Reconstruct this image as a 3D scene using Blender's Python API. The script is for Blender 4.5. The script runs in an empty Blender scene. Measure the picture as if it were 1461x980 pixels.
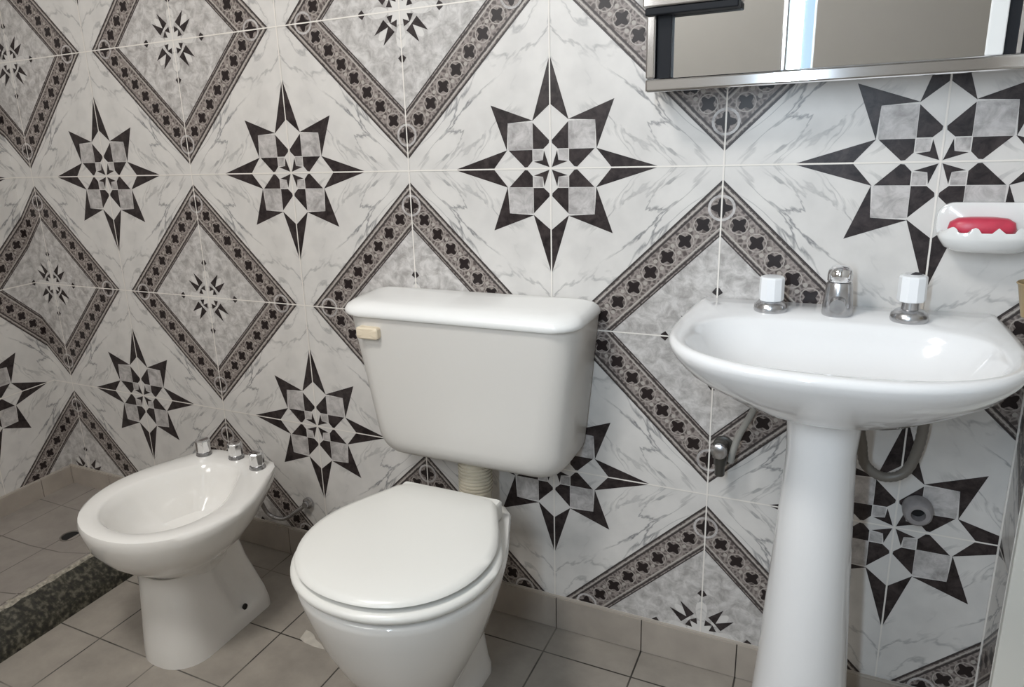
import bpy, bmesh, math
from math import pi, sin, cos, radians, sqrt
from mathutils import Vector, Matrix

SC = bpy.context.scene
COL = SC.collection
T = 0.33                       # wall tile edge, metres
H0 = 4.254 * T                 # height of tile joint row 0 above the floor
XL, XR = -0.0924, 2.469        # left and right wall planes
YR = -1.90                     # rear wall
ZC = 2.45                      # ceiling

# ------------------------------------------------------------------ materials
def lin(r, g, b):
    def f(c):
        c /= 255.0
        return c / 12.92 if c <= 0.04045 else ((c + 0.055) / 1.055) ** 2.4
    return (f(r), f(g), f(b), 1.0)

def newmat(name):
    m = bpy.data.materials.new(name); m.use_nodes = True
    nt = m.node_tree
    return m, nt, nt.nodes['Principled BSDF']

def N(nt, typ, **kw):
    n = nt.nodes.new(typ)
    for k, v in kw.items(): setattr(n, k, v)
    return n

def simple(name, col, rough=0.4, metal=0.0, noise=0.0, scale=40.0, bump=0.0, spec=0.5, coat=0.0):
    m, nt, b = newmat(name)
    b.inputs['Base Color'].default_value = col
    b.inputs['Roughness'].default_value = rough
    b.inputs['Metallic'].default_value = metal
    b.inputs['Specular IOR Level'].default_value = spec
    b.inputs['Coat Weight'].default_value = coat
    b.inputs['Coat Roughness'].default_value = 0.04
    if noise or bump:
        tc = N(nt, 'ShaderNodeTexCoord')
        nz = N(nt, 'ShaderNodeTexNoise'); nz.inputs['Scale'].default_value = scale; nz.inputs['Detail'].default_value = 4
        nt.links.new(tc.outputs['Object'], nz.inputs['Vector'])
        if noise:
            rp = N(nt, 'ShaderNodeValToRGB')
            rp.color_ramp.elements[0].position = 0.3; rp.color_ramp.elements[1].position = 0.7
            rp.color_ramp.elements[0].color = tuple(c * (1 - noise) for c in col[:3]) + (1,)
            rp.color_ramp.elements[1].color = tuple(min(1, c * (1 + noise)) for c in col[:3]) + (1,)
            nt.links.new(nz.outputs['Fac'], rp.inputs['Fac'])
            nt.links.new(rp.outputs['Color'], b.inputs['Base Color'])
        if bump:
            bp = N(nt, 'ShaderNodeBump'); bp.inputs['Strength'].default_value = bump; bp.inputs['Distance'].default_value = 0.002
            nt.links.new(nz.outputs['Fac'], bp.inputs['Height'])
            nt.links.new(bp.outputs['Normal'], b.inputs['Normal'])
    return m

def tile_coords(nt):
    """tile-space coordinates (u along the wall, v down), from the UV map of the tiled walls"""
    uv = N(nt, 'ShaderNodeUVMap'); uv.uv_map = 'tile'
    return uv.outputs['UV']

def math_node(nt, op, a, b=None, c=None):
    n = N(nt, 'ShaderNodeMath', operation=op)
    for i, v in enumerate((a, b, c)):
        if v is None: continue
        if isinstance(v, (int, float)): n.inputs[i].default_value = v
        else: nt.links.new(v, n.inputs[i])
    return n.outputs[0]

def marble(name, base, vein, fold=True, strength=1.0, cloud=0.08, scale=1.0, rough=0.34, tint=None):
    """ceramic printed like marble: veins mirrored from quarter to quarter round each star"""
    m, nt, b = newmat(name)
    uv = tile_coords(nt)
    sp = N(nt, 'ShaderNodeSeparateXYZ'); nt.links.new(uv, sp.inputs[0])
    u, v = sp.outputs[0], sp.outputs[1]
    if fold:
        pu = math_node(nt, 'PINGPONG', u, 1.0); pv = math_node(nt, 'PINGPONG', v, 1.0)
    else:
        pu, pv = u, v
    along = math_node(nt, 'SUBTRACT', pu, pv); across = math_node(nt, 'ADD', pu, pv)
    cb = N(nt, 'ShaderNodeCombineXYZ')
    nt.links.new(math_node(nt, 'MULTIPLY', along, 0.9 * scale), cb.inputs[0])
    nt.links.new(math_node(nt, 'MULTIPLY', across, 3.4 * scale), cb.inputs[1])
    n1 = N(nt, 'ShaderNodeTexNoise'); n1.inputs['Scale'].default_value = 1.35
    n1.inputs['Detail'].default_value = 4.5; n1.inputs['Roughness'].default_value = 0.56; n1.inputs['Distortion'].default_value = 0.5
    nt.links.new(cb.outputs[0], n1.inputs['Vector'])
    # ridge = thin vein where noise passes .5
    d = math_node(nt, 'ABSOLUTE', math_node(nt, 'SUBTRACT', n1.outputs['Fac'], 0.5))
    ridge = N(nt, 'ShaderNodeMapRange'); ridge.inputs[1].default_value = 0.0; ridge.inputs[2].default_value = 0.027
    ridge.inputs[3].default_value = 1.0; ridge.inputs[4].default_value = 0.0
    nt.links.new(d, ridge.inputs[0])
    n2 = N(nt, 'ShaderNodeTexNoise'); n2.inputs['Scale'].default_value = 2.1; n2.inputs['Detail'].default_value = 3
    cb2 = N(nt, 'ShaderNodeCombineXYZ'); nt.links.new(pu, cb2.inputs[0]); nt.links.new(pv, cb2.inputs[1]); cb2.inputs[2].default_value = 3.7
    nt.links.new(cb2.outputs[0], n2.inputs['Vector'])
    gate = N(nt, 'ShaderNodeMapRange'); gate.inputs[1].default_value = 0.42; gate.inputs[2].default_value = 0.66
    nt.links.new(n2.outputs['Fac'], gate.inputs[0])
    fac = math_node(nt, 'MULTIPLY', math_node(nt, 'MULTIPLY', ridge.outputs[0], gate.outputs[0]), strength)
    n3 = N(nt, 'ShaderNodeTexNoise'); n3.inputs['Scale'].default_value = 6.0 * scale; n3.inputs['Detail'].default_value = 5
    nt.links.new(cb2.outputs[0], n3.inputs['Vector'])
    cl = N(nt, 'ShaderNodeMapRange'); cl.inputs[1].default_value = 0.35; cl.inputs[2].default_value = 0.72
    cl.inputs[3].default_value = 0.0; cl.inputs[4].default_value = cloud
    nt.links.new(n3.outputs['Fac'], cl.inputs[0])
    tot = math_node(nt, 'ADD', fac, cl.outputs[0])
    mx = N(nt, 'ShaderNodeMix', data_type='RGBA', clamp_factor=True)
    nt.links.new(tot, mx.inputs[0])
    mx.inputs[6].default_value = base; mx.inputs[7].default_value = vein
    nt.links.new(mx.outputs[2], b.inputs['Base Color'])
    b.inputs['Roughness'].default_value = rough; b.inputs['Specular IOR Level'].default_value = 0.35
    return m

def grey_marble(name, lo, hi, scale=9.0, rough=0.34):
    m, nt, b = newmat(name)
    uv = tile_coords(nt)
    n1 = N(nt, 'ShaderNodeTexNoise'); n1.inputs['Scale'].default_value = scale; n1.inputs['Detail'].default_value = 6
    n1.inputs['Roughness'].default_value = 0.68; n1.inputs['Distortion'].default_value = 0.5
    nt.links.new(uv, n1.inputs['Vector'])
    rp = N(nt, 'ShaderNodeValToRGB')
    rp.color_ramp.elements[0].position = 0.36; rp.color_ramp.elements[1].position = 0.62
    rp.color_ramp.elements[0].color = lo; rp.color_ramp.elements[1].color = hi
    nt.links.new(n1.outputs['Fac'], rp.inputs['Fac'])
    nt.links.new(rp.outputs['Color'], b.inputs['Base Color'])
    b.inputs['Roughness'].default_value = rough; b.inputs['Specular IOR Level'].default_value = 0.35
    return m

def band_mat():
    """printed lace ground of the lozenge border: fine light scrolls on grey brown"""
    m, nt, b = newmat('lozenge_band')
    uv = tile_coords(nt)
    vo = N(nt, 'ShaderNodeTexVoronoi', feature='DISTANCE_TO_EDGE'); vo.inputs['Scale'].default_value = 34.0
    nt.links.new(uv, vo.inputs['Vector'])
    nz = N(nt, 'ShaderNodeTexNoise'); nz.inputs['Scale'].default_value = 46.0; nz.inputs['Detail'].default_value = 2
    nt.links.new(uv, nz.inputs['Vector'])
    s = math_node(nt, 'MULTIPLY_ADD', vo.outputs['Distance'], 2.2, math_node(nt, 'MULTIPLY', nz.outputs['Fac'], 0.55))
    rp = N(nt, 'ShaderNodeValToRGB')
    rp.color_ramp.elements[0].position = 0.28; rp.color_ramp.elements[1].position = 0.85
    rp.color_ramp.elements[0].color = lin(150, 141, 136); rp.color_ramp.elements[1].color = lin(86, 78, 75)
    nt.links.new(s, rp.inputs['Fac'])
    nt.links.new(rp.outputs['Color'], b.inputs['Base Color'])
    b.inputs['Roughness'].default_value = 0.36; b.inputs['Specular IOR Level'].default_value = 0.35
    return m

M = {}
M['white_marble'] = marble('white_marble_tile', lin(212, 209, 205), lin(118, 118, 120), strength=0.85, cloud=0.15)
M['grey_marble'] = grey_marble('grey_marble_tile', lin(158, 154, 151), lin(203, 200, 197), scale=13.0)
M['grey_square'] = grey_marble('grey_square_print', lin(150, 146, 144), lin(196, 192, 190), scale=11.0)
M['dark_marble'] = grey_marble('dark_brown_marble', lin(26, 20, 21), lin(60, 52, 52), scale=16.0)
M['band'] = band_mat()
M['band_line'] = simple('lozenge_dark_line', lin(62, 56, 55), 0.36, spec=0.35)
M['band_light'] = simple('lozenge_light_line', lin(176, 170, 163), 0.36, spec=0.35)
M['motif_dark'] = simple('quatrefoil_dark', lin(34, 26, 26), 0.36, spec=0.35)
M['motif_light'] = simple('quatrefoil_ring', lin(168, 161, 154), 0.36, spec=0.35)
M['grout'] = simple('wall_grout', lin(226, 221, 214), 0.7)

def floor_mat(name, col, grout, off, tile=0.20, gw=0.0036):
    m, nt, b = newmat(name)
    tc = N(nt, 'ShaderNodeTexCoord')
    sp = N(nt, 'ShaderNodeSeparateXYZ'); nt.links.new(tc.outputs['Object'], sp.inputs[0])
    def edge(c, o):
        f = math_node(nt, 'MULTIPLY', math_node(nt, 'SUBTRACT', c, o), 1.0 / tile)
        f = math_node(nt, 'FRACT', f)
        f = math_node(nt, 'ABSOLUTE', math_node(nt, 'SUBTRACT', f, 0.5))
        return math_node(nt, 'GREATER_THAN', f, 0.5 - gw / tile / 2)
    ex, ey = edge(sp.outputs[0], off[0]), edge(sp.outputs[1], off[1])
    g = math_node(nt, 'MAXIMUM', ex, ey)
    nz = N(nt, 'ShaderNodeTexNoise'); nz.inputs['Scale'].default_value = 9.0; nz.inputs['Detail'].default_value = 8; nz.inputs['Roughness'].default_value = 0.65
    nt.links.new(tc.outputs['Object'], nz.inputs['Vector'])
    rp = N(nt, 'ShaderNodeValToRGB')
    rp.color_ramp.elements[0].position = 0.32; rp.color_ramp.elements[1].position = 0.68
    rp.color_ramp.elements[0].color = tuple(c * 0.84 for c in col[:3]) + (1,)
    rp.color_ramp.elements[1].color = tuple(c * 1.14 for c in col[:3]) + (1,)
    nt.links.new(nz.outputs['Fac'], rp.inputs['Fac'])
    # grout is dirty in some places and pale in others
    nz2 = N(nt, 'ShaderNodeTexNoise'); nz2.inputs['Scale'].default_value = 3.4; nz2.inputs['Detail'].default_value = 2
    nt.links.new(tc.outputs['Object'], nz2.inputs['Vector'])
    rg = N(nt, 'ShaderNodeValToRGB')
    rg.color_ramp.elements[0].position = 0.48; rg.color_ramp.elements[1].position = 0.62
    rg.color_ramp.elements[0].color = grout; rg.color_ramp.elements[1].color = tuple(c * 0.62 for c in col[:3]) + (1,)
    nt.links.new(nz2.outputs['Fac'], rg.inputs['Fac'])
    mx = N(nt, 'ShaderNodeMix', data_type='RGBA'); nt.links.new(g, mx.inputs[0])
    nt.links.new(rp.outputs['Color'], mx.inputs[6]); nt.links.new(rg.outputs['Color'], mx.inputs[7])
    nt.links.new(mx.outputs[2], b.inputs['Base Color'])
    bp = N(nt, 'ShaderNodeBump'); bp.inputs['Strength'].default_value = 0.5; bp.inputs['Distance'].default_value = 0.001; bp.invert = True
    nt.links.new(g, bp.inputs['Height']); nt.links.new(bp.outputs['Normal'], b.inputs['Normal'])
    b.inputs['Roughness'].default_value = 0.42
    return m

M['floor'] = floor_mat('floor_tile', lin(152, 145, 136), lin(48, 44, 40), (1.656, -0.10))
M['shower'] = floor_mat('shower_tile', lin(148, 141, 134), lin(92, 86, 80), (0.226, -0.338))
M['skirt'] = simple('skirting_tile', lin(166, 157, 147), 0.4, noise=0.10, scale=14)
M['skirt_joint'] = simple('skirting_joint', lin(58, 52, 47), 0.8)
M['skirt_grout'] = simple('skirting_grout', lin(176, 168, 158), 0.8)

def terrazzo():
    m, nt, b = newmat('dark_terrazzo')
    tc = N(nt, 'ShaderNodeTexCoord')
    vo = N(nt, 'ShaderNodeTexVoronoi'); vo.inputs['Scale'].default_value = 120.0
    nt.links.new(tc.outputs['Object'], vo.inputs['Vector'])
    nz = N(nt, 'ShaderNodeTexNoise'); nz.inputs['Scale'].default_value = 85.0; nz.inputs['Detail'].default_value = 4
    nt.links.new(tc.outputs['Object'], nz.inputs['Vector'])
    rp = N(nt, 'ShaderNodeValToRGB'); rp.color_ramp.interpolation = 'LINEAR'
    e = rp.color_ramp.elements
    e[0].position = 0.36; e[0].color = lin(26, 25, 21)
    e[1].position = 0.66; e[1].color = lin(94, 90, 78)
    x = e.new(0.5); x.color = lin(48, 46, 37)
    nt.links.new(nz.outputs['Fac'], rp.inputs['Fac'])
    nt.links.new(rp.outputs['Color'], b.inputs['Base Color'])
    b.inputs['Roughness'].default_value = 0.5
    return m
M['terrazzo'] = terrazzo()
M['terrazzo_edge'] = simple('chipped_cement_edge', lin(150, 144, 132), 0.8, noise=0.45, scale=110)

M['china'] = simple('vitreous_china', lin(232, 230, 226), 0.10, coat=0.4)
M['china_cool'] = simple('basin_china', lin(233, 233, 233), 0.08, coat=0.5)
M['seat_plastic'] = simple('seat_plastic', lin(226, 225, 220), 0.28)
M['tank_plastic'] = simple('cistern_plastic', lin(208, 205, 200), 0.30)
M['lid_plastic'] = simple('cistern_lid_plastic', lin(238, 238, 236), 0.25)
M['cream'] = simple('cream_plastic', lin(222, 208, 184), 0.35)
M['hose_plastic'] = simple('aged_white_plastic', lin(196, 188, 170), 0.45)
M['chrome'] = simple('chrome', (0.80, 0.80, 0.81, 1), 0.09, metal=1.0)
M['chrome_worn'] = simple('worn_chrome', (0.52, 0.52, 0.53, 1), 0.26, metal=1.0, noise=0.12, scale=60)
M['steel'] = simple('brushed_trim', (0.74, 0.75, 0.77, 1), 0.22, metal=1.0)
M['shade_black'] = simple('black_shadow_trim', lin(20, 21, 25), 0.55, spec=0.2)  # near black: cabinet recess and underside shade put into the colour
M['mirror'] = simple('mirror_glass', (0.84, 0.85, 0.85, 1), 0.015, metal=1.0)
M['knob_white'] = simple('white_knob', lin(238, 240, 242), 0.15)
M['dish'] = simple('dish_porcelain', lin(228, 228, 226), 0.12, coat=0.4)
M['soap'] = simple('red_soap', lin(198, 62, 84), 0.35, noise=0.10, scale=60)
M['tan'] = simple('tan_plastic', lin(150, 130, 94), 0.4)
M['tan_dark'] = simple('dark_brown_inside', lin(60, 42, 26), 0.6)
M['dark_hole'] = simple('dark_hole', lin(18, 17, 16), 0.7)
M['grey_pvc'] = simple('grey_pvc', lin(112, 107, 100), 0.4)
M['hose_grey'] = simple('grey_braided_hose', lin(150, 148, 142), 0.4)
M['dark_valve'] = simple('dark_valve', lin(62, 60, 56), 0.35)
M['outlet'] = simple('grey_wall_outlet', lin(140, 136, 136), 0.45, noise=0.15, scale=50)
M['paint_rear'] = simple('beige_paint', lin(180, 177, 172), 0.8, noise=0.02, scale=6)
M['ceil'] = simple('ceiling_paint', lin(196, 194, 190), 0.9, noise=0.02, scale=5)
M['door'] = simple('pale_door_paint', lin(226, 224, 216), 0.45)
M['frame'] = simple('white_frame', lin(226, 226, 224), 0.35)

def emit(name, col, s):
    m, nt, b = newmat(name)
    b.inputs['Base Color'].default_value = col
    b.inputs['Emission Color'].default_value = col
    b.inputs['Emission Strength'].default_value = s
    return m

# ------------------------------------------------------------------ mesh helpers
def link(name, me, parent=None):
    o = bpy.data.objects.new(name, me); COL.objects.link(o)
    if parent is not None: o.parent = parent
    return o

def finish(name, bm, mats, parent=None, smooth=40, bevel=0, subsurf=0):
    bmesh.ops.recalc_face_normals(bm, faces=bm.faces)
    me = bpy.data.meshes.new(name); bm.to_mesh(me); bm.free()
    for m in (mats if isinstance(mats, (list, tuple)) else [mats]): me.materials.append(m)
    if smooth:
        me.polygons.foreach_set('use_smooth', [True] * len(me.polygons))
        me.set_sharp_from_angle(angle=radians(smooth))
    o = link(name, me, parent)
    if bevel:
        md = o.modifiers.new('bevel', 'BEVEL'); md.width = bevel; md.segments = 3; md.limit_method = 'ANGLE'; md.angle_limit = radians(40)
    if subsurf:
        md = o.modifiers.new('sub', 'SUBSURF'); md.levels = subsurf; md.render_levels = subsurf
    return o

def empty(name, loc=(0, 0, 0)):
    o = bpy.data.objects.new(name, None); COL.objects.link(o); o.location = loc
    o.empty_display_size = 0.05
    return o

def tag(o, label=None, cat=None, group=None, kind=None):
    if label: o['label'] = label
    if cat: o['category'] = cat
    if group: o['group'] = group
    if kind: o['kind'] = kind
    return o

def add_box(bm, lo, hi, mi=0):
    x0, y0, z0 = lo; x1, y1, z1 = hi
    v = [bm.verts.new(p) for p in ((x0,y0,z0),(x1,y0,z0),(x1,y1,z0),(x0,y1,z0),(x0,y0,z1),(x1,y0,z1),(x1,y1,z1),(x0,y1,z1))]
    for f in ((0,1,2,3),(4,5,6,7),(0,1,5,4),(1,2,6,5),(2,3,7,6),(3,0,4,7)):
        bm.faces.new([v[i] for i in f]).material_index = mi

def add_loft(bm, rings, cap0=True, cap1=True, mi=0, closed=False):
    vr = [[bm.verts.new(p) for p in r] for r in rings]
    n = len(vr[0])
    for a, b in zip(vr[:-1], vr[1:]):
        for i in range(n):
            j = (i + 1) % n
            bm.faces.new((a[i], a[j], b[j], b[i])).material_index = mi
    def cap(r):
        c = Vector((0, 0, 0))
        for v in r: c += v.co
        cv = bm.verts.new(c / n)
        for i in range(n): bm.faces.new((r[i], r[(i+1) % n], cv)).material_index = mi
    if cap0: cap(vr[0])
    if cap1: cap(vr[-1])

def add_lathe(bm, prof, c=(0,0,0), axis='Z', n=32, mi=0, cap0=True, cap1=True, rot=None):
    rings = []
    for r, h in prof:
        ring = []
        for i in range(n):
            a = 2 * pi * i / n
            p = Vector((r * cos(a), r * sin(a), h))
            if axis == 'Y': p = Vector((p.x, p.z, p.y))
            if axis == 'X': p = Vector((p.z, p.x, p.y))
            if rot is not None: p = rot @ p
            ring.append(p + Vector(c))
        rings.append(ring)
    add_loft(bm, rings, cap0, cap1, mi)

def catmull(pts, k=8):
    P = [Vector(p) for p in pts]; out = []
    for i in range(len(P) - 1):
        p0 = P[max(i-1, 0)]; p1 = P[i]; p2 = P[i+1]; p3 = P[min(i+2, len(P)-1)]
        for s in range(k):
            t = s / k
            out.append(0.5 * ((2*p1) + (p2-p0)*t + (2*p0-5*p1+4*p2-p3)*t*t + (3*p1-p0-3*p2+p3)*t**3))
    out.append(P[-1])
    return out

def add_tube(bm, pts, r, n=14, k=8, mi=0, ripple=0.0, period=2):
    P = catmull(pts, k) if k > 1 else [Vector(p) for p in pts]
    rings = []; up = None
    for i, p in enumerate(P):
        t = (P[min(i+1, len(P)-1)] - P[max(i-1, 0)]).normalized()
        if up is None: up = Vector((0,0,1)) if abs(t.z) < 0.9 else Vector((1,0,0))
        s = t.cross(up).normalized(); up = s.cross(t).normalized()
        rr = r + (ripple if (i // period) % 2 else 0.0)
        rings.append([p + rr * (cos(2*pi*j/n) * s + sin(2*pi*j/n) * up) for j in range(n)])
    add_loft(bm, rings, mi=mi)

def rrect(x0, x1, y0, y1, r, seg=6):
    """rounded rectangle, counter clockwise; r = single radius or 4 (x1y1, x0y1, x0y0, x1y0)"""
    rs = r if isinstance(r, (list, tuple)) else [r] * 4
    out = []
    for (cx, cy, sx, sy, a0, rr) in ((x1, y1, -1, -1, 0, rs[0]), (x0, y1, 1, -1, pi/2, rs[1]), (x0, y0, 1, 1, pi, rs[2]), (x1, y0, -1, 1, 1.5*pi, rs[3])):
        for i in range(seg + 1):
            a = a0 + pi/2 * i / seg
            out.append((cx + sx*rr + rr*cos(a), cy + sy*rr + rr*sin(a)))
    return out

# ------------------------------------------------------------------ tiled walls
MI = ['white_marble', 'band', 'grey_marble', 'band_line', 'band_light', 'motif_dark', 'motif_light', 'dark_marble', 'grey_square', 'grout', 'skirt']
IX = {k: i for i, k in enumerate(MI)}
LAYER = 0.00016

def clip(poly, u0, u1, v0, v1):
    for ax, lim, sg in ((0, u0, 1), (0, u1, -1), (1, v0, 1), (1, v1, -1)):
        out = []
        n = len(poly)
        for i in range(n):
            a, b = poly[i], poly[(i+1) % n]
            ia, ib = sg * (a[ax] - lim) >= 0, sg * (b[ax] - lim) >= 0
            if ia: out.append(a)
            if ia != ib:
                t = (lim - a[ax]) / (b[ax] - a[ax])
                out.append((a[0] + t*(b[0]-a[0]), a[1] + t*(b[1]-a[1])))
        poly = out
        if len(poly) < 3: return []
    # drop doubled points
    res = []
    for p in poly:
        if not res or abs(p[0]-res[-1][0]) + abs(p[1]-res[-1][1]) > 1e-7: res.append(p)
    if len(res) > 2 and abs(res[0][0]-res[-1][0]) + abs(res[0][1]-res[-1][1]) < 1e-7: res.pop()
    return res if len(res) > 2 else []

def star_pieces():
    out = []
    def rot4(p, layer, mat):
        for k in range(4):
            q = p
            for _ in range(k): q = [(-y, x) for x, y in q]
            out.append((q, layer, mat))
    def mir(p): return [(y, x) for x, y in reversed(p)]
    rot4([(0, .655), (-.115, .283), (0, .378), (.115, .283)], 1, 'dark_marble')          # long rays
    rot4([(.388, .388), (.112, .286), (.276, .276), (.286, .112)], 1, 'dark_marble')     # diagonal points
    rot4([(.115, .115), (.276, .115), (.276, .276), (.115, .276)], 1, 'grey_square')
    pent = [(.113, .274), (.008, .168), (.010, .150), (.046, .117), (.113, .117)]
    rot4(pent, 1, 'dark_marble'); rot4(mir(pent), 1, 'dark_marble')
    rot4([(.050, .050), (.112, .050), (.112, .112), (.050, .112)], 1, 'grey_square')
    rot4([(.008, .008), (.108, .042), (.050, .050), (.042, .108)], 2, 'dark_marble')
    return out
STAR = star_pieces()

def foil(cx, cy, r, ph):
    n = 24
    return [(cx + r * (0.80 + 0.24 * cos(4*(2*pi*i/n) - 4*ph)) * cos(2*pi*i/n), cy + r * (0.80 + 0.24 * cos(4*(2*pi*i/n) - 4*ph)) * sin(2*pi*i/n)) for i in range(n)]

def circ(cx, cy, r, n=14): return [(cx + r*cos(2*pi*i/n), cy + r*sin(2*pi*i/n)) for i in range(n)]

def lozenge_pieces():
    out = []
    def dia(r): return [(r, 0), (0, r), (-r, 0), (0, -r)]
    def side(a, b, layer, mat):
        # four strips between lozenges of radius a > b
        A, B = dia(a), dia(b)
        for i in range(4):
            j = (i+1) % 4
            out.append(([A[i], A[j], B[j], B[i]], layer, mat))
    side(.925, .61, 1, 'band')
    out.append((dia(.61), 1, 'grey_marble'))
    side(.925, .908, 2, 'band_line'); side(.898, .886, 2, 'band_light'); side(.880, .864, 2, 'band_line')
    side(.664, .652, 2, 'band_light'); side(.645, .630, 2, 'band_line'); side(.620, .610, 2, 'band_line')
    R = 0.768
    for i in range(4):
        a = dia(R)[i]; b = dia(R)[(i+1) % 4]
        out.append((circ(a[0], a[1], .074, 20), 3, 'grey_square'))
        out.append((circ(a[0], a[1], .060, 20), 4, 'band'))
        out.append((foil(a[0], a[1], .055, 0), 5, 'motif_dark'))
        for k in range(1, 8):
            t = k / 8
            c = (a[0]+(b[0]-a[0])*t, a[1]+(b[1]-a[1])*t)
            out.append((circ(c[0], c[1], .053), 3, 'motif_light'))
            out.append((circ(c[0], c[1], .0475), 4, 'band'))
            out.append((foil(c[0], c[1], .046, pi/4), 5, 'motif_dark'))
            # scroll dots between the quatrefoils
            t2 = (k - .5) / 8
            c2 = (a[0]+(b[0]-a[0])*t2, a[1]+(b[1]-a[1])*t2)
            nx, ny = (a[0]+b[0])/R*0.5, (a[1]+b[1])/R*0.5
            for s in ((-.055, .055) if k > 1 else ()):
                out.append((circ(c2[0]+nx*s*.7, c2[1]+ny*s*.7, .013, 8), 3, 'motif_light'))
    # small flower at the centre: eight darts, inner triangles, four outlying dots
    def rot4(p, layer, mat):
        for k in range(4):
            q = p
            for _ in range(k): q = [(-y, x) for x, y in q]
            out.append((q, layer, mat))
    def both(p, l, m): rot4(p, l, m); rot4([(y, x) for x, y in reversed(p)], l, m)
    both([(.200, .134), (.082, .088), (.124, .044)], 4, 'dark_marble')
    both([(.074, .072), (.028, .098), (.022, .052)], 4, 'dark_marble')
    rot4([(.262, 0), (.285, .030), (.312, .010), (.312, -.010), (.285, -.030)], 4, 'dark_marble')
    # pale petals behind the flower
    for i in range(8):
        an = i*pi/4
        d = (cos(an), sin(an)); nn = (-d[1], d[0])
        rr, hl, hw = (.165, .080, .036) if i % 2 == 0 else (.165, .070, .028)
        out.append(([(d[0]*(rr + hl*cos(t)) + nn[0]*hw*sin(t), d[1]*(rr + hl*cos(t)) + nn[1]*hw*sin(t)) for t in [2*pi*q/16 for q in range(16)]], 2, 'white_marble'))
    out.append((circ(0, 0, .085, 16), 3, 'white_marble'))
    return [p for p in out if p[0][0] != p[0][1]]
LOZ = lozenge_pieces()

def tiled_wall(name, u0, u1, v0, v1, place, thick_dir, vbreak=None):
    """place(u, v, h) -> world point, h = height off the wall surface"""
    bm = bmesh.new(); uvl = bm.loops.layers.uv.new('tile')
    cache = {}
    def face(poly, layer, mat):
        poly = clip(poly, u0, u1, v0, v1)
        if not poly: return
        vs = [bm.verts.new(place(u, v, layer * LAYER)) for u, v in poly]
        try: f = bm.faces.new(vs)
        except ValueError: return
        f.material_index = IX[mat]
        for lp, (u, v) in zip(f.loops, poly): lp[uvl].uv = (u, v)
    # slab: front plus a body behind it
    face([(u0, v0), (u1, v0), (u1, v1), (u0, v1)], 0, 'white_marble')
    for pts in ([(u0,v0,0),(u1,v0,0),(u1,v0,-1),(u0,v0,-1)], [(u0,v1,0),(u1,v1,0),(u1,v1,-1),(u0,v1,-1)],
                [(u0,v0,0),(u0,v1,0),(u0,v1,-1),(u0,v0,-1)], [(u1,v0,0),(u1,v1,0),(u1,v1,-1),(u1,v0,-1)],
                [(u0,v0,-1),(u1,v0,-1),(u1,v1,-1),(u0,v1,-1)]):
        f = bm.faces.new([bm.verts.new(place(u, v, h * 0.10)) for u, v, h in pts]); f.material_index = IX['grout']
    for cu in range(math.floor(u0) - 1, math.ceil(u1) + 2):
        for cv in range(math.floor(v0) - 1, math.ceil(v1) + 2):
            src = STAR if (cu % 2 and cv % 2) else LOZ if (cu % 2 == 0 and cv % 2 == 0) else None
            if src is None: continue
            for p, l, m in src: face([(x + cu, y + cv) for x, y in p], l, m)
    g = 0.0043
    for cu in range(math.ceil(u0), math.floor(u1) + 1): face([(cu-g, v0), (cu+g, v0), (cu+g, v1), (cu-g, v1)], 7, 'grout')
    for cv in range(math.ceil(v0), math.floor(v1) + 1): face([(u0, cv-g), (u1, cv-g), (u1, cv+g), (u0, cv+g)], 6, 'grout')
    me = bpy.data.meshes.new(name); bm.to_mesh(me); bm.free()
    for k in MI: me.materials.append(M[k])
    o = link(name, me); tag(o, kind='structure')
    return o

vtop, vbot = (H0 - ZC) / T, H0 / T
tiled_wall('wall_back', XL / T, XR / T, vtop, vbot, lambda u, v, h: (u*T, -h, H0 - v*T), None)
tiled_wall('wall_left', (XL + YR) / T, XL / T, vtop, vbot, lambda u, v, h: (XL + h, u*T - XL, H0 - v*T), None)
YDOOR = -0.090
tiled_wall('wall_right', XR / T, (XR - YDOOR) / T, vtop, vbot, lambda u, v, h: (XR - h, -(u*T - XR), H0 - v*T), None)

# corner joint on the right
bm = bmesh.new(); add_box(bm, (XR - 0.003, -0.003, 0), (XR - 0.0002, -0.0012, ZC)); tag(finish('trim_1', bm, M['grout'], smooth=0), kind='structure')

# rest of the room shell
bm = bmesh.new(); add_box(bm, (0.40, YR - 0.1, -0.10), (XR + 0.3, 0.1, 0.0)); tag(finish('floor', bm, M['floor'], smooth=0), kind='structure')
bm = bmesh.new(); add_box(bm, (XL - 0.1, YR - 0.1, ZC), (XR + 0.3, 0.1, ZC + 0.1)); tag(finish('ceiling', bm, M['ceil'], smooth=0), kind='structure')

WX0, WX1, WZ0, WZ1 = 0.66, 1.44, 1.40, 2.20      # window opening in the rear wall
bm = bmesh.new()
SX0, SX1, SZ0, SZ1 = 1.935, 2.031, 1.0, 2.1           # added narrow slot: cool light for the basin, streak in the mirror
add_box(bm, (XL - 0.1, YR - 0.1, 0), (WX0, YR, ZC)); add_box(bm, (WX1, YR - 0.1, 0), (SX0, YR, ZC)); add_box(bm, (SX1, YR - 0.1, 0), (XR + 0.3, YR, ZC))
add_box(bm, (SX0, YR - 0.1, 0), (SX1, YR, SZ0)); add_box(bm, (SX0, YR - 0.1, SZ1), (SX1, YR, ZC))
add_box(bm, (WX0, YR - 0.1, 0), (WX1, YR, WZ0)); add_box(bm, (WX0, YR - 0.1, WZ1), (WX1, YR, ZC))
tag(finish('wall_front', bm, M['paint_rear'], smooth=0), kind='structure')
bm = bmesh.new()
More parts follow.
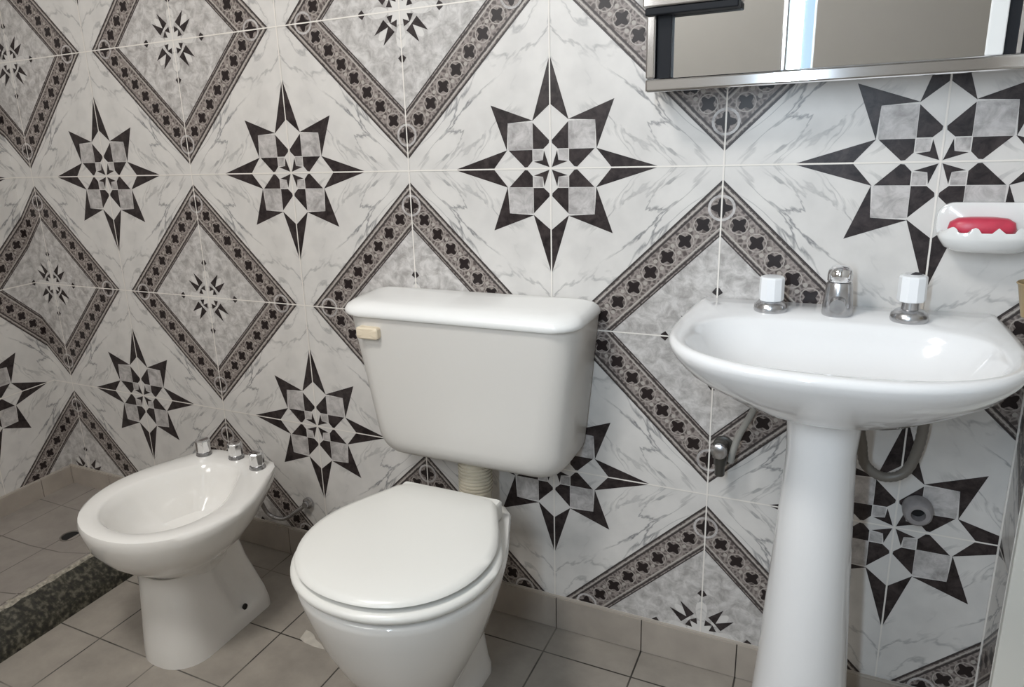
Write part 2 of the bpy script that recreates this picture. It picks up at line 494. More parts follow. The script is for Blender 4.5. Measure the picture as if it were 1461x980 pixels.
for a, b in (((WX0, WZ0), (WX0+.05, WZ1)), ((WX1-.05, WZ0), (WX1, WZ1)), ((WX0, WZ0), (WX1, WZ0+.05)), ((WX0, WZ1-.05), (WX1, WZ1)), (((WX0+WX1)/2-.025, WZ0), ((WX0+WX1)/2+.025, WZ1))):
    add_box(bm, (a[0], YR-.07, a[1]), (b[0], YR-.03, b[1]))
win = tag(finish('window_1', bm, M['frame'], smooth=0, bevel=0.004), kind='structure')

bm = bmesh.new()
for a, b in (((SX0, SZ0), (SX0+.008, SZ1)), ((SX1-.008, SZ0), (SX1, SZ1)), ((SX0, SZ0), (SX1, SZ0+.008)), ((SX0, SZ1-.008), (SX1, SZ1))):
    add_box(bm, (a[0], YR-.07, a[1]), (b[0], YR-.03, b[1]))
tag(finish('added_slot_frame', bm, M['frame'], smooth=0), kind='structure')  # frame round the added slot

# the tiled return on the right is only a hand wide; beyond it a pale door frame faces the room
bm = bmesh.new(); add_box(bm, (XR + .0006, YDOOR - .004, 0.0), (XR + .0995, YDOOR - .0004, ZC)); add_box(bm, (XR + .0006, YDOOR - .016, 0.0), (XR + .070, YDOOR - .004, ZC))
tag(finish('trim_2', bm, M['door'], smooth=0, bevel=0.002), kind='structure')
bm = bmesh.new(); add_box(bm, (XR + .10, YR, 0.0), (XR + .20, 0.1, ZC))
tag(finish('wall_side', bm, M['paint_rear'], smooth=0), kind='structure')

# shower floor and terrazzo curb
ZS, ZK, XK0, XK1 = 0.045, 0.085, 0.430, 0.513
bm = bmesh.new()
prof = [(XL - .05, -0.10), (XL - .05, ZS), (0.16, ZS), (0.30, ZS + 0.012), (XK0 - 0.012, ZK - 0.002), (XK0 - 0.012, -0.10)]
for y in (0.05, YR):
    pass
r0 = [(x, 0.05, z) for x, z in prof]; r1 = [(x, YR, z) for x, z in prof]
add_loft(bm, [r0, r1]); tag(finish('floor_shower', bm, M['shower'], smooth=30), kind='structure')
bm = bmesh.new()
prof = [(XK0 - .010, -0.02), (XK0 - .010, ZK), (XK0 + 0.004, ZK + 0.001), (XK0 + 0.014, ZK - 0.005), (XK1 - 0.012, 0.03), (XK1 - .003, 0.012), (XK1, -0.02)]
ys = [0.04 - i * (0.04 - YR) / 120 for i in range(121)]
rings = []
for i, y in enumerate(ys):
    j = 0.0022 * sin(i * 1.7) + 0.0016 * sin(i * 4.3 + 1)
    rings.append([(x + (j if 1 <= q <= 3 else 0), y, z) for q, (x, z) in enumerate(prof)])
add_loft(bm, rings)
for f in bm.faces:
    c = f.calc_center_median()
    if c.z > ZK - 0.006 and len(f.verts) == 4: f.material_index = 1 if c.x > XK0 - .002 else 2
tag(finish('trim_3', bm, [M['terrazzo'], M['terrazzo_edge'], M['shower']], smooth=25), kind='structure')

# skirting tiles: one baseboard per wall, with its joints
def skirt(name, axis, a0, a1, z0, z1, joints, fixed, sign, thick=0.010):
    bm = bmesh.new()
    cuts = [a0] + sorted(j for j in joints if a0 < j < a1) + [a1]
    def bx(lo, hi, t0, t1, za, zb, mi):
        if axis == 'X': add_box(bm, (lo, min(fixed, fixed + sign*t1), za), (hi, max(fixed, fixed + sign*t1), zb), mi)
        else: add_box(bm, (min(fixed, fixed + sign*t1), lo, za), (max(fixed, fixed + sign*t1), hi, zb), mi)
    for lo, hi in zip(cuts[:-1], cuts[1:]): bx(lo + .0012, hi - .0012, 0, thick, z0 + .0015, z1, 0)
    bx(a0, a1, 0, thick - .0025, z0, z1 - .001, 1)
    bx(a0, a1, 0, thick - .004, z1 - .001, z1 + .0028, 2)
    return tag(finish(name, bm, [M['skirt'], M['skirt_joint'], M['skirt_grout']], smooth=0), kind='structure')
skirt('baseboard_back', 'X', XK1 + .001, XR - .004, 0.0, 0.082, [1.656 + .2 * k for k in range(-8, 6)], -0.0012, -1)
skirt('baseboard_shower', 'X', XL + .002, XK0 - .01, ZS - .002, 0.108, [XL + .2*k for k in (1, 2)], -0.0012, -1)
skirt('baseboard_left', 'Y', YR, -0.012, ZS - .002, 0.106, [-.122 - .2*k for k in range(11)], XL + 0.0012, 1)

# ------------------------------------------------------------------ sanitary ware
def egg(cx, yf, yb, w, wb, n=56, k=2.2, ym=None):
    """plan outline: rounded front at yf (towards the camera), back edge at yb of half width wb, widest half width w at ym"""
    if ym is None: ym = yf + w * 1.05
    out = []
    nf = n // 2; nb = n - nf
    for i in range(nf):            # front half, from +X round the front to -X
        a = -pi * i / nf
        c, s = cos(a), sin(a)
        out.append((cx + w * math.copysign(abs(c) ** (2/k), c), ym + (ym - yf) * math.copysign(abs(s) ** (2/k), s)))
    # back half: left side up to the back corner, straight back, right side down
    side = nb // 3
    for i in range(side + 1):
        t = i / (side + 1)
        e = t * t * (3 - 2*t) * 0.55 + t**2.4 * 0.45
        out.append((cx - (w + (wb - w) * e), ym + (yb - ym) * (t * .985)))
    mid = nb - 2 * (side + 1)
    for i in range(mid):
        t = i / max(1, mid - 1)
        out.append((cx - wb * .90 + 2 * wb * .90 * t, yb + .008 * min(1, 4 * t * (1 - t) * 1.6) - .008))
    for i in range(side + 1):
        t = 1 - (i + 1) / (side + 1)
        e = t * t * (3 - 2*t) * 0.55 + t**2.4 * 0.45
        out.append((cx + (w + (wb - w) * e), ym + (yb - ym) * (t * .985)))
    return out[:n]

def resample(pl, n=64):
    P = [Vector(p) for p in pl]; P.append(P[0])
    L = [0.0]
    for a, b in zip(P[:-1], P[1:]): L.append(L[-1] + (b - a).length)
    out = []; k = 0
    for i in range(n):
        d = L[-1] * i / n
        while L[k+1] < d: k += 1
        t = (d - L[k]) / max(1e-9, L[k+1] - L[k])
        out.append(tuple(P[k].lerp(P[k+1], t)))
    return out

def at(pl, z): return [(x, y, z) for x, y in pl]

# ---- bidet
BX = 0.868
bid = empty('bidet', (BX, -0.36, 0))
tag(bid, 'white china bidet with three chrome tap knobs beside the shower curb', 'bidet')
def loc(o, root):           # keep world placement under an Empty that has a location
    o.matrix_parent_inverse = Matrix.Translation(root.location).inverted()
    return o
bm = bmesh.new()
def foot(hw, yf, yb, pinch=0.0):
    pl = resample(rrect(-hw, hw, yf, yb, [.025, .025, min(hw*.9, .08), min(hw*.9, .08)], 13))
    out = []
    for x, y in pl:
        g = math.exp(-((y - (yb - .075)) / .036) ** 4)
        out.append((BX + x * (1 - pinch * g), y))
    return out
fr = []
E = lambda yf, yb, w, wb: egg(BX, yf, yb, w, wb, 56, 2.1)
body = [at(foot(.090, -.512, -.205), 0.0), at(foot(.089, -.512, -.206, .0), 0.022), at(foot(.087, -.511, -.210, .03), 0.040), at(foot(.086, -.510, -.215, .20), 0.058), at(foot(.082, -.505, -.235, .26), 0.11),
        at(foot(.079, -.500, -.258, .26), 0.17), at(foot(.080, -.497, -.275, .20), 0.225)]
add_loft(bm, body, True, True)
b2 = [at(E(-.470, -.300, .080, .06), .200), at(E(-.500, -.285, .096, .06), .232), at(E(-.535, -.245, .130, .075), .258), at(E(-.565, -.205, .160, .092), .286), at(E(-.586, -.175, .182, .104), .318),
      at(E(-.594, -.158, .193, .112), .350), at(E(-.597, -.152, .196, .115), .368), at(E(-.594, -.153, .193, .113), .377), at(E(-.586, -.158, .186, .108), .380),
      at(E(-.560, -.218, .146, .062), .379), at(E(-.554, -.224, .138, .056), .375), at(E(-.543, -.234, .126, .052), .352), at(E(-.523, -.250, .110, .046), .312),
      at(E(-.480, -.275, .085, .05), .272), at(E(-.41, -.33, .035, .025), .262)]
add_loft(bm, b2, True, True)
loc(finish('bowl', bm, M['china'], bid, smooth=50), bid)
bm = bmesh.new(); add_lathe(bm, [(.020, 0), (.024, .002), (.020, .004), (.012, .003)], (BX, -.37, .262), n=24, cap0=False); loc(finish('waste', bm, M['chrome'], bid), bid)
for sgn in (1, -1):
    bm = bmesh.new(); add_lathe(bm, [(.0075, 0), (.0075, .004), (.004, .004)], (BX + sgn * .0810 - (0 if sgn > 0 else .004), -.302, .046), axis='X', n=16); loc(tag(finish('bolt_hole', bm, M['dark_hole'], bid), 'dark bolt hole'), bid)
for (x, y) in ((.771, -.196), (.866, -.180), (.958, -.205)):
    bm = bmesh.new()
    add_lathe(bm, [(.019, .378), (.0205, .381), (.019, .386), (.013, .389)], (x, y, 0), n=28)
    kb = loc(finish('tap_collar', bm, M['chrome_worn'], bid), bid)
    bm = bmesh.new()
    add_lathe(bm, [(.0155, .387), (.018, .390), (.0192, .419), (.0165, .4225), (.006, .423)], (x, y, 0), n=8)
    loc(finish('tap_knob', bm, M['chrome'], bid, smooth=20, bevel=.0012), bid)

bm = bmesh.new()
add_tube(bm, [(.93, -.012, .175), (.90, -.018, .150), (.86, -.022, .122), (.82, -.024, .118), (.80, -.03, .135), (.80, -.05, .18), (.82, -.10, .24), (.83, -.19, .29), (.835, -.235, .275)], .006, n=12)
h = loc(tag(finish('water_hose', bm, M['chrome_worn'], bid), 'thin flexible water hose'), bid)
bm = bmesh.new(); add_lathe(bm, [(.016, -.002), (.016, -.010), (.009, -.013), (.009, -.022)], (.935, 0, .178), axis='Y', n=20); finish('wall_fitting', bm, M['chrome_worn'], h)

# ---- toilet
TX = 1.504
toi = empty('toilet', (TX, -0.36, 0))
tag(toi, 'white china toilet with closed lid standing below the hanging cistern', 'toilet')
bm = bmesh.new()
Et = lambda yf, yb, w, wb, k=2.15: egg(TX, yf, yb, w, wb, 56, k)
def tfoot(hw, yf, yb, pinch=0.0):
    pl = resample(rrect(-hw, hw, yf, yb, [.03, .03, min(hw*.95, .085), min(hw*.95, .085)], 13))
    return [(TX + x * (1 - pinch * math.exp(-((y - (yb - .12)) / .06) ** 2)), y) for x, y in pl]
add_loft(bm, [at(tfoot(.072, -.490, -.185), 0), at(tfoot(.072, -.490, -.186, .0), .022), at(tfoot(.069, -.480, -.192, .12), .045), at(tfoot(.066, -.468, -.20, .16), .10), at(tfoot(.066, -.46, -.21, .1), .17)])
add_loft(bm, [at(Et(-.440, -.31, .050, .04), .080), at(Et(-.492, -.295, .080, .05), .115), at(Et(-.535, -.28, .106, .06), .160), at(Et(-.566, -.262, .129, .072), .210), at(Et(-.593, -.228, .156, .089), .268),
              at(Et(-.614, -.185, .178, .108), .335), at(Et(-.625, -.160, .187, .112), .375), at(Et(-.626, -.160, .188, .112), .388), at(Et(-.622, -.163, .185, .110), .3925), at(Et(-.60, -.17, .17, .10), .394)])
loc(finish('bowl', bm, M['china'], toi, smooth=50), toi)
for sgn in (1, -1):
    bm = bmesh.new(); add_lathe(bm, [(.008, 0), (.008, .006), (.004, .006)], (TX + sgn*.067 - (0 if sgn > 0 else .006), -.335, .024), axis='X', n=16); loc(tag(finish('bolt_hole', bm, M['dark_hole'], toi), 'dark bolt hole'), toi)
bm = bmesh.new()
add_loft(bm, [at(Et(-.596, -.235, .158, .100), .3975), at(Et(-.624, -.242, .186, .108), .4005), at(Et(-.631, -.238, .192, .110), .4045), at(Et(-.634, -.236, .194, .111), .4095), at(Et(-.633, -.236, .193, .111), .416), at(Et(-.626, -.24, .187, .108), .4205), at(Et(-.598, -.24, .16, .10), .422)])
loc(finish('seat', bm, M['seat_plastic'], toi, smooth=50), toi)
bm = bmesh.new()
add_loft(bm, [at(Et(-.592, -.240, .155, .100), .4265), at(Et(-.622, -.224, .180, .107), .4295), at(Et(-.626, -.222, .183, .108), .432), at(Et(-.623, -.224, .180, .106), .438), at(Et(-.61, -.235, .168, .098), .4415), at(Et(-.54, -.30, .11, .06), .4425)])
loc(finish('lid', bm, M['seat_plastic'], toi, smooth=50), toi)
bm = bmesh.new()
add_loft(bm, [at(rrect(TX-.113, TX+.113, -.258, -.216, .006, 4), .396), at(rrect(TX-.114, TX+.114, -.259, -.215, .006, 4), .40), at(rrect(TX-.114, TX+.114, -.259, -.215, .006, 4), .430), at(rrect(TX-.111, TX+.111, -.256, -.218, .006, 4), .434)])
loc(finish('hinge_bar', bm, M['seat_plastic'], toi, smooth=40), toi)

# ---- hanging cistern
cis = empty('cistern', (1.52, 0, .47))
tag(cis, 'white plastic cistern with a cream lever hanging on the wall above the toilet', 'toilet cistern')
def tank_outline(ins, zt=.792, zb=.451):
    # front elevation: trapezium with rounded lower corners
    xl_t, xr_t, xl_b, xr_b = 1.224 + ins, 1.755 - ins, 1.285 + ins, 1.720 - ins
    zb = zb + ins * .9; r = max(.012, .058 - ins * .4)
    pts = [(xr_t, zt), (xl_t, zt)]
    def corner(p, q, s, n=8):
        # round corner at q between p and s
        p, q, s = Vector(p), Vector(q), Vector(s)
        a = q + (p - q).normalized() * r; b = q + (s - q).normalized() * r
        return [tuple((1-t)**2 * a + 2*t*(1-t) * q + t*t * b) for t in [i / n for i in range(n+1)]]
    pts += [(xl_t + (xl_b - xl_t) * t, zt + (zb - zt) * t) for t in (.25, .5, .7)]
    pts += corner((xl_t, zt), (xl_b, zb), (xr_b, zb))
    pts += [(xl_b + (xr_b - xl_b) * t, zb) for t in (.35, .5, .65)]
    pts += corner((xl_b, zb), (xr_b, zb), (xr_t, zt))
    pts += [(xr_t + (xr_b - xr_t) * t, zt + (zb - zt) * t) for t in (.7, .5, .25)]
    return pts
bm = bmesh.new()
rings = []
for y, ins in ((-.004, .004), (-.010, 0), (-.10, 0.0), (-.125, .0025), (-.145, .010), (-.158, .022), (-.166, .040), (-.169, .060)):
    rings.append([(x, y, z) for x, z in tank_outline(ins)])
add_loft(bm, rings)
loc(finish('tank', bm, M['tank_plastic'], cis, smooth=50), cis)
bm = bmesh.new()
LR = lambda i, z: at(rrect(1.217 + i, 1.758 - i, -.180 + i, -.002 - i*.3, [.012, .012, .055, .055], 8), z)
add_loft(bm, [LR(.012, .782), LR(.003, .781), LR(0, .785), LR(.000, .792), LR(.004, .800), LR(.014, .807), LR(.032, .811), LR(.06, .813)])
loc(finish('lid', bm, M['lid_plastic'], cis, smooth=50), cis)
bm = bmesh.new()
add_loft(bm, [[(x, -.166, z) for x, z in rrect(1.270, 1.324, .734, .760, .006, 4)], [(x, -.182, z) for x, z in rrect(1.270, 1.324, .734, .760, .006, 4)], [(x, -.185, z) for x, z in rrect(1.273, 1.321, .737, .757, .005, 4)]])
loc(tag(finish('flush_lever', bm, M['cream'], cis, smooth=40), 'cream flush lever'), cis)

# ---- flush pipe between cistern and bowl
bm = bmesh.new()
prof = [(.040, .4535), (.044, .4525), (.044, .450), (.038, .448), (.036, .446)]
for i in range(9):
    z = .443 - i * .0085
    prof += [(.0385, z), (.0385, z - .004), (.0355, z - .0055), (.0355, z - .008)]
prof += [(.036, .36), (.036, .30), (.036, .255)]
add_lathe(bm, prof, (1.494, -.085, 0), n=32)
fp = tag(finish('flush_pipe', bm, M['hose_plastic'], smooth=35), 'ribbed off-white flush pipe running from the cistern down behind the toilet lid', 'pipe')
bm = bmesh.new(); add_lathe(bm, [(.040, 0), (.040, -.05)], (1.494, -.082, .295), axis='Y', n=24)
add_tube(bm, [(1.494, -.085, .30), (1.494, -.10, .27), (1.494, -.15, .262), (1.494, -.20, .262)], .034, n=20)
finish('elbow', bm, M['hose_plastic'], fp)

# ---- pedestal wash basin
SX = 2.183
bas = empty('washbasin', (SX, -0.2, 0))
tag(bas, 'white china pedestal washbasin with two white knobs and chrome spout', 'washbasin')
def dshape(hwb, hwm, yb, yf, ym, n=72, k=2.5, rb=.012):
    """D plan: straight back, sides spreading to hwm at ym, round front"""
    out = []
    nf = n // 2
    for i in range(nf):
        a = -pi * (i + .0) / nf
        c, s = cos(a), sin(a)
        out.append((SX + hwm * math.copysign(abs(c) ** (2/k), c), ym + (ym - yf) * math.copysign(abs(s) ** (2/k), s)))
    m = n - nf; sd = m // 4
    for i in range(sd):
        t = i / sd
        out.append((SX - (hwm + (hwb - hwm) * (t*t)), ym + (yb - ym) * t))
    for i in range(m - 2*sd):
        t = i / (m - 2*sd - 1)
        out.append((SX - hwb + 2*hwb*t, yb))
    for i in range(sd):
        t = 1 - (i + 1) / sd
        out.append((SX + (hwm + (hwb - hwm) * (t*t)), ym + (yb - ym) * t))
    return out[:n]
bm = bmesh.new()
DS = lambda hwb, hwm, yb, yf, ym, z, k=2.35: at(dshape(hwb, hwm, yb, yf, ym, k=k), z)
def opening(hw, yb, yf, z, k=2.5, n=72):
    out = []
    for i in range(n):
        a = -2*pi*i/n; c, sn = cos(a), sin(a)
        kk = k if sn < 0 else k + .5
        out.append((SX + hw * math.copysign(abs(c) ** (2/kk), c), (yb + yf)/2 + (yb - yf)/2 * math.copysign(abs(sn) ** (2/kk), sn), z))
    return out
rings = [DS(.05, .055, -.15, -.255, -.20, .699, 2), DS(.075, .085, -.11, -.285, -.20, .705, 2), DS(.125, .140, -.05, -.325, -.20, .723, 2.1), DS(.170, .185, -.012, -.362, -.205, .750, 2.2),
         DS(.205, .218, -.004, -.392, -.21, .777), DS(.224, .236, -.002, -.412, -.215, .802), DS(.230, .242, -.0015, -.420, -.215, .815), DS(.230, .242, -.0015, -.421, -.215, .822),
         DS(.227, .239, -.003, -.417, -.215, .8275), DS(.221, .232, -.006, -.408, -.215, .829),
         opening(.216, -.106, -.392, .8265), opening(.211, -.111, -.384, .8215), opening(.203, -.119, -.374, .806), opening(.183, -.135, -.352, .776), opening(.140, -.160, -.320, .748), opening(.085, -.195, -.290, .735), opening(.03, -.225, -.262, .731)]
add_loft(bm, rings)
loc(finish('basin', bm, M['china_cool'], bas, smooth=60), bas)
bm = bmesh.new(); add_lathe(bm, [(.024, 0), (.026, .002), (.021, .0045), (.012, .002), (.0, .002)], (SX, -.243, .7315), n=24, cap0=False, cap1=False); loc(finish('waste', bm, M['chrome'], bas), bas)
bm = bmesh.new()
rings = []
for z, hw, hd in ((0, .098, .105), (.012, .098, .105), (.03, .090, .098), (.10, .080, .088), (.22, .072, .078), (.40, .062, .068), (.56, .054, .060), (.64, .051, .058), (.70, .055, .062)):
    rings.append([(SX - .004 + hw * cos(2*pi*i/40), -.205 + hd * sin(2*pi*i/40), z) for i in range(40)])
add_loft(bm, rings)
loc(finish('pedestal', bm, M['china_cool'], bas, smooth=50), bas)
TY = -.066
def basin_tap(x, y, lift):
    bm = bmesh.new()
    add_lathe(bm, [(.0265, .827), (.0275, .831), (.0265, .839), (.020, .845), (.013, .847), (.012, .848 + lift), (.009, .85 + lift)], (x, y, 0), n=32)
    b = loc(finish('tap_base', bm, M['chrome_worn'], bas, smooth=45), bas)
    bm = bmesh.new()
    z = .845 + lift
    add_lathe(bm, [(.014, z), (.0195, z + .001), (.0205, z + .004), (.0200, z + .040), (.0185, z + .043), (.012, z + .0435)], (x, y, 0), n=10)
    loc(finish('tap_knob', bm, M['knob_white'], bas, smooth=20, bevel=.001), bas)
    if lift > .01:
        bm = bmesh.new(); add_lathe(bm, [(.012, z + .043), (.0125, z + .046), (.006, z + .0465)], (x, y, 0), n=20); loc(finish('tap_cap', bm, M['chrome'], bas), bas)
basin_tap(2.079, -.068, 0.0)
basin_tap(2.287, -.076, 0.014)
bm = bmesh.new()
add_lathe(bm, [(.0230, .827), (.0238, .830), (.0230, .846), (.0210, .866), (.0198, .880), (.0180, .884)], (SX, TY, 0), n=32)
# the nozzle leans to the bowl
add_loft(bm, [[(SX + .013*cos(2*pi*i/16), TY - .012, .855 + .013*sin(2*pi*i/16)) for i in range(16)], [(SX + .012*cos(2*pi*i/16), TY - .030, .848 + .011*sin(2*pi*i/16)) for i in range(16)]])
loc(finish('spout', bm, M['chrome_worn'], bas, smooth=40), bas)
bm = bmesh.new()
add_lathe(bm, [(.0165, .884), (.0190, .886), (.0192, .897), (.0178, .904), (.0130, .9095), (.005, .911)], (SX, TY, 0), n=32)
loc(finish('spout_cap', bm, M['chrome'], bas, smooth=60), bas)

# ---- plumbing under the basin
bm = bmesh.new()
add_tube(bm, [(2.186, -.12, .70), (2.225, -.075, .66), (2.240, -.055, .60), (2.250, -.05, .553), (2.280, -.048, .533), (2.312, -.046, .548), (2.327, -.045, .60), (2.329, -.05, .66), (2.325, -.06, .74)], .0082, n=14, k=10, ripple=.0008, period=1)
loc(tag(finish('drain_hose', bm, M['grey_pvc'], bas, smooth=60), 'grey ribbed drain hose'), bas)
bm = bmesh.new()
add_lathe(bm, [(.024, -.0015), (.024, -.018), (.022, -.030), (.019, -.033), (.0115, -.033), (.0105, -.012)], (2.341, 0, .462), axis='Y', n=28)
wo = tag(finish('wall_outlet', bm, M['outlet'], smooth=40), 'round grey outlet sticking out of the tiled wall right of the pedestal', 'pipe outlet')
bm = bmesh.new(); add_lathe(bm, [(.0105, -.014), (.0105, -.016), (.003, -.016)], (2.341, 0, .462), axis='Y', n=20); finish('bore', bm, M['dark_hole'], wo)
bm = bmesh.new()
add_tube(bm, [(2.0255, -.040, .512), (2.0285, -.038, .535), (2.038, -.036, .570), (2.062, -.04, .63), (2.085, -.055, .70), (2.082, -.065, .775)], .0062, n=12)
loc(tag(finish('supply_hose', bm, M['hose_grey'], bas), 'slanting grey supply hose'), bas)
bm = bmesh.new()
add_lathe(bm, [(.019, -.002), (.019, -.008), (.010, -.011), (.010, -.045)], (2.006, 0, .530), axis='Y', n=22)
add_lathe(bm, [(.0085, .480), (.0095, .482), (.0095, .500), (.012, .505), (.012, .55), (.007, .553)], (2.006, -.038, 0), n=16)
vb = tag(finish('stop_valve', bm, M['dark_valve'], smooth=40), 'dark stop valve on the wall under the left half of the washbasin', 'valve')
bm = bmesh.new(); add_lathe(bm, [(.006, -.043), (.006, -.052), (.014, -.053), (.015, -.064), (.010, -.067)], (2.006, 0, .540), axis='Y', n=16); finish('valve_knob', bm, M['chrome_worn'], vb)

# ---- mirror cabinet
cab = empty('mirror_cabinet', (2.14, 0, 1.205))
tag(cab, 'chrome framed mirror cabinet on the wall above the washbasin', 'mirror cabinet')
CX0, CX1, CY, CZ0, CZ1 = 1.858, 2.440, -.100, 1.206, 1.72
def part(name, mat, boxes, bevel=.0015, smooth=0):
    bm = bmesh.new()
    for lo, hi in boxes: add_box(bm, lo, hi)
    return loc(finish(name, bm, mat, cab, smooth=smooth, bevel=bevel), cab)
part('carcass', M['steel'], [((CX0, -.086, CZ0 + .004), (CX0 + .004, -.002, CZ1)), ((CX1 - .004, -.086, CZ0 + .004), (CX1, -.002, CZ1)), ((CX0, -.086, CZ0 + .004), (CX1, -.002, CZ0 + .008)), ((CX0, -.086, CZ1 - .004), (CX1, -.002, CZ1)), ((CX0, -.012, CZ0 + .004), (CX1, -.002, CZ1))])
part('bottom_rail', M['chrome'], [((CX0, CY, CZ0), (CX1, -.080, CZ0 + .022))], .004)
part('top_rail', M['chrome'], [((CX0, CY, CZ1 - .022), (CX1, -.080, CZ1))], .004)
part('side_rail', M['chrome'], [((CX0, CY + .002, CZ0 + .022), (CX0 + .016, -.082, CZ1 - .022))], .003)
part('side_rail', M['chrome'], [((CX1 - .030, CY + .002, CZ0 + .022), (CX1, -.082, CZ1 - .022))], .003)
part('reveal_shade', M['shade_black'], [((CX0 + .0165, -.088, CZ0 + .022), (CX0 + .040, -.070, CZ1 - .022))], .001)  # darkness of the recess beside the frame, painted as a black strip
part('mirror_pane', M['mirror'], [((CX0 + .040, -.075, CZ0 + .022), (2.085, -.071, CZ1 - .022))], 0)
part('mirror_pane', M['mirror'], [((2.0775, -.092, CZ0 + .022), (2.338, -.088, CZ1 - .022))], 0)
part('sliding_post', M['steel'], [((2.070, -.094, CZ0 + .022), (2.077, -.074, CZ1 - .022))], .002)
part('edge_strip', M['frame'], [((2.338, -.094, CZ0 + .022), (2.360, -.074, CZ1 - .022))], .002)
part('reveal_shade', M['shade_black'], [((2.3605, -.088, CZ0 + .022), (2.4095, -.078, CZ1 - .022))], .001)  # shade in the gap behind the slide rails, painted black
part('slide_rail', M['chrome'], [((2.374, -.096, CZ0 + .022), (2.380, -.086, CZ1 - .022))], .001)
part('slide_rail', M['chrome'], [((2.388, -.096, CZ0 + .022), (2.392, -.086, CZ1 - .022))], .001)
part('shelf_rail', M['chrome'], [((CX0 - .004, CY - .012, 1.340), (2.005, -.076, 1.362))], .003)
part('shelf_shade', M['shade_black'], [((CX0, CY - .010, 1.328), (2.005, -.076, 1.3395))], .002)  # black strip painted for the shade under the chrome rail

# ---- soap dish with soap
dish = empty('soap_dish', (2.372, 0, .94))
tag(dish, 'white wall soap dish with a scalloped front right of the basin spout', 'soap dish')
bm = bmesh.new()
def ell(cx, hw, yb, yf, z, n=120, k=2.8):
    out = []
    for i in range(n):
        a = 2*pi*i/n; c, s = cos(a), sin(a)
        out.append((cx + hw*math.copysign(abs(c)**(2/k), c), (yb+yf)/2 + (yb-yf)/2*math.copysign(abs(s)**(2/k), s), z))
    return out
DX, HW = 2.382, .066
rings = [ell(DX, .045, -.002, -.048, .936), ell(DX, .058, -.002, -.060, .944), ell(DX, HW, -.002, -.068, .957), ell(DX, HW + .002, -.002, -.070, .963)]
top = ell(DX, HW, -.004, -.068, .966); inn = ell(DX, HW - .008, -.010, -.060, .964); flo = ell(DX, HW - .012, -.014, -.054, .958)
def scal(r):
    out = []
    for x, y, z in r:
        if y < -.042: z += .0035 + .0085 * max(0, sin((x - DX) * 2*pi/.0285)) ** .6
        out.append((x, y, z))
    return out
rings += [scal(top), scal(inn), flo]
add_loft(bm, rings)
loc(finish('bowl', bm, M['dish'], dish, smooth=60), dish)
bm = bmesh.new()
bp_ = [[(x, y, z) for x, z in rrect(DX - HW - .002, DX + HW + .002, .948, 1.010, .024, 8)] for y in (-.0015, -.010)]
bp_.append([(x, -.014, z) for x, z in rrect(DX - HW + .004, DX + HW - .004, .954, 1.004, .020, 8)])
add_loft(bm, bp_); loc(finish('back_plate', bm, M['dish'], dish, smooth=50), dish)
bm = bmesh.new()
rings = []
for z, s in ((.9535, .72), (.957, .92), (.966, 1.0), (.976, .95), (.982, .75), (.984, .4)):
    rings.append(ell(2.372, .045 * s, -.034 + .019 * s, -.034 - .019 * s, z + .006, 32, 2.6))
add_loft(bm, rings)
tag(finish('soap_bar', bm, M['soap'], smooth=60), 'red oval bar of soap lying in the white soap dish', 'soap')

# ---- tan cup in its holder on the right
cup = empty('cup', (2.478, -.09, .86))
tag(cup, 'tan cup on the pale door frame at the right edge of the photo', 'cup')
bm = bmesh.new()
CXU, CYU = 2.452, -.140
add_lathe(bm, [(.014, 0.8600), (.020, 0.8610), (.029, 0.9080), (.031, 0.9100), (.0295, 0.9115), (.027, 0.9080), (.019, 0.8660), (.004, 0.8650)], (CXU - .012, CYU, 0), n=28)
loc(finish('body', bm, M['tan'], cup, smooth=40), cup)
bm = bmesh.new(); add_lathe(bm, [(.0262, 0.9035), (.0262, 0.9040), (.004, 0.9042)], (CXU - .012, CYU, 0), n=24); loc(tag(finish('mouth', bm, M['tan_dark'], cup), 'dark brown mouth of the cup'), cup)
bm = bmesh.new(); add_box(bm, (2.462, CYU + .012, 0.8700), (2.484, YDOOR - .0163, 0.9000)); loc(finish('bracket', bm, M['tan'], cup, bevel=.002), cup)

# ---- shower drain
bm = bmesh.new(); add_lathe(bm, [(.030, 0), (.030, .003), (.026, .0035), (.025, .001), (.004, .001)], (.240, -.262, ZS + .006), n=28)
fd = tag(finish('floor_drain', bm, M['grey_pvc']), 'dark round drain in the shower floor beside the bidet bowl', 'drain')
bm = bmesh.new(); add_lathe(bm, [(.0245, 0.0012), (.0245, .0018), (.004, .0018)], (.240, -.262, ZS + .006), n=24); finish('grate', bm, M['dark_hole'], fd)

# ---- old cement on the floor beside the toilet
bm = bmesh.new()
pp = [(1.106,-.265),(1.120,-.266),(1.136,-.272),(1.150,-.284),(1.172,-.293),(1.196,-.303),(1.160,-.306),(1.130,-.303),(1.112,-.297),(1.109,-.281)]
add_loft(bm, [[(x, y, 0.0) for x, y in pp], [(1.145+(x-1.145)*.95, -.288+(y+.288)*.93, .0022) for x, y in pp]])
tag(finish('cement_patch', bm, simple('old_white_cement', lin(190, 184, 174), .8, noise=.12, scale=50), smooth=30), 'small whitish cement patch on the floor tile left of the toilet bowl', 'cement patch')

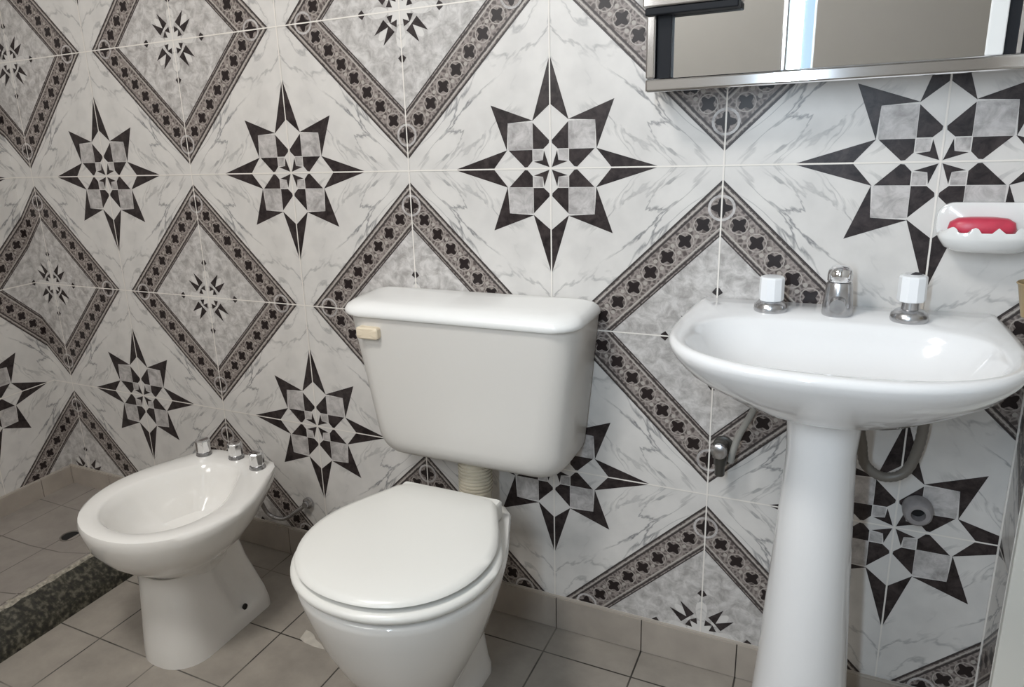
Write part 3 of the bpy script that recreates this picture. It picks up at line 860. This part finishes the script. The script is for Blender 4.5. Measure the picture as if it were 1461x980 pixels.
# ------------------------------------------------------------------ light
def area(name, loc_, rot, sx, sy, power, col):
    l = bpy.data.lights.new(name, 'AREA'); l.shape = 'RECTANGLE'; l.size = sx; l.size_y = sy; l.energy = power; l.color = col
    o = bpy.data.objects.new(name, l); COL.objects.link(o); o.location = loc_; o.rotation_euler = rot
    return o
area('window_daylight', ((WX0+WX1)/2, YR - .085, (WZ0+WZ1)/2), (radians(90), 0, 0), WX1-WX0, WZ1-WZ0, 17, (1.0, .985, .96))
area('added_slot_light', (1.962, YR - .085, 1.55), (radians(90), 0, 0), .038, 1.1, 17, (.70, .85, 1.0))  # added light in the slot, tints the basin side cool
area('added_slot_blue', (2.003, YR - .085, 1.55), (radians(90), 0, 0), .040, 1.1, .10, (.30, .58, 1.0))  # added dim blue strip, colours the streak in the mirror
bm = bmesh.new(); add_lathe(bm, [(.14, ZC), (.14, ZC - .02), (.13, ZC - .05), (.08, ZC - .075), (.01, ZC - .08)], (1.30, -1.25, 0), n=32)
lamp = tag(finish('ceiling_lamp', bm, M['frame']), 'round white ceiling lamp in the middle of the room', 'lamp')
area('ceiling_light', (1.30, -1.25, ZC - .09), (0, 0, 0), .35, .35, 21, (1.0, .975, .94))
w = bpy.data.worlds.new('World'); SC.world = w; w.use_nodes = True
w.node_tree.nodes['Background'].inputs[0].default_value = (.75, .85, 1, 1); w.node_tree.nodes['Background'].inputs[1].default_value = 0.6

# ------------------------------------------------------------------ camera
F, PX, PY = 1072.602, 629.878, 474.418
Rm = Matrix(((0.8831457, 0.46637455, -0.05048212), (0.08433344, -0.26370952, -0.96090851), (-0.46145589, 0.84436489, -0.2722249)))
cam = bpy.data.cameras.new('camera'); co = bpy.data.objects.new('camera', cam); COL.objects.link(co)
right, down, fwd = Rm[0], Rm[1], Rm[2]
m = Matrix.Identity(4)
for i in range(3):
    m[i][0] = right[i]; m[i][1] = -down[i]; m[i][2] = -fwd[i]
m[0][3], m[1][3], m[2][3] = 6.61217647*T, -4.44693038*T, (4.254 - .680240437)*T
co.matrix_world = m
cam.sensor_fit = 'HORIZONTAL'; cam.sensor_width = 36; cam.lens = F / 1461 * 36
cam.shift_x = (730.5 - PX) / 1461; cam.shift_y = (PY - 490) / 1461
cam.clip_start = 0.01
SC.camera = co
vs = SC.view_settings
vs.view_transform = 'Standard'; vs.look = 'None'; vs.gamma = 1; vs.use_curve_mapping = False; vs.exposure = 0.0
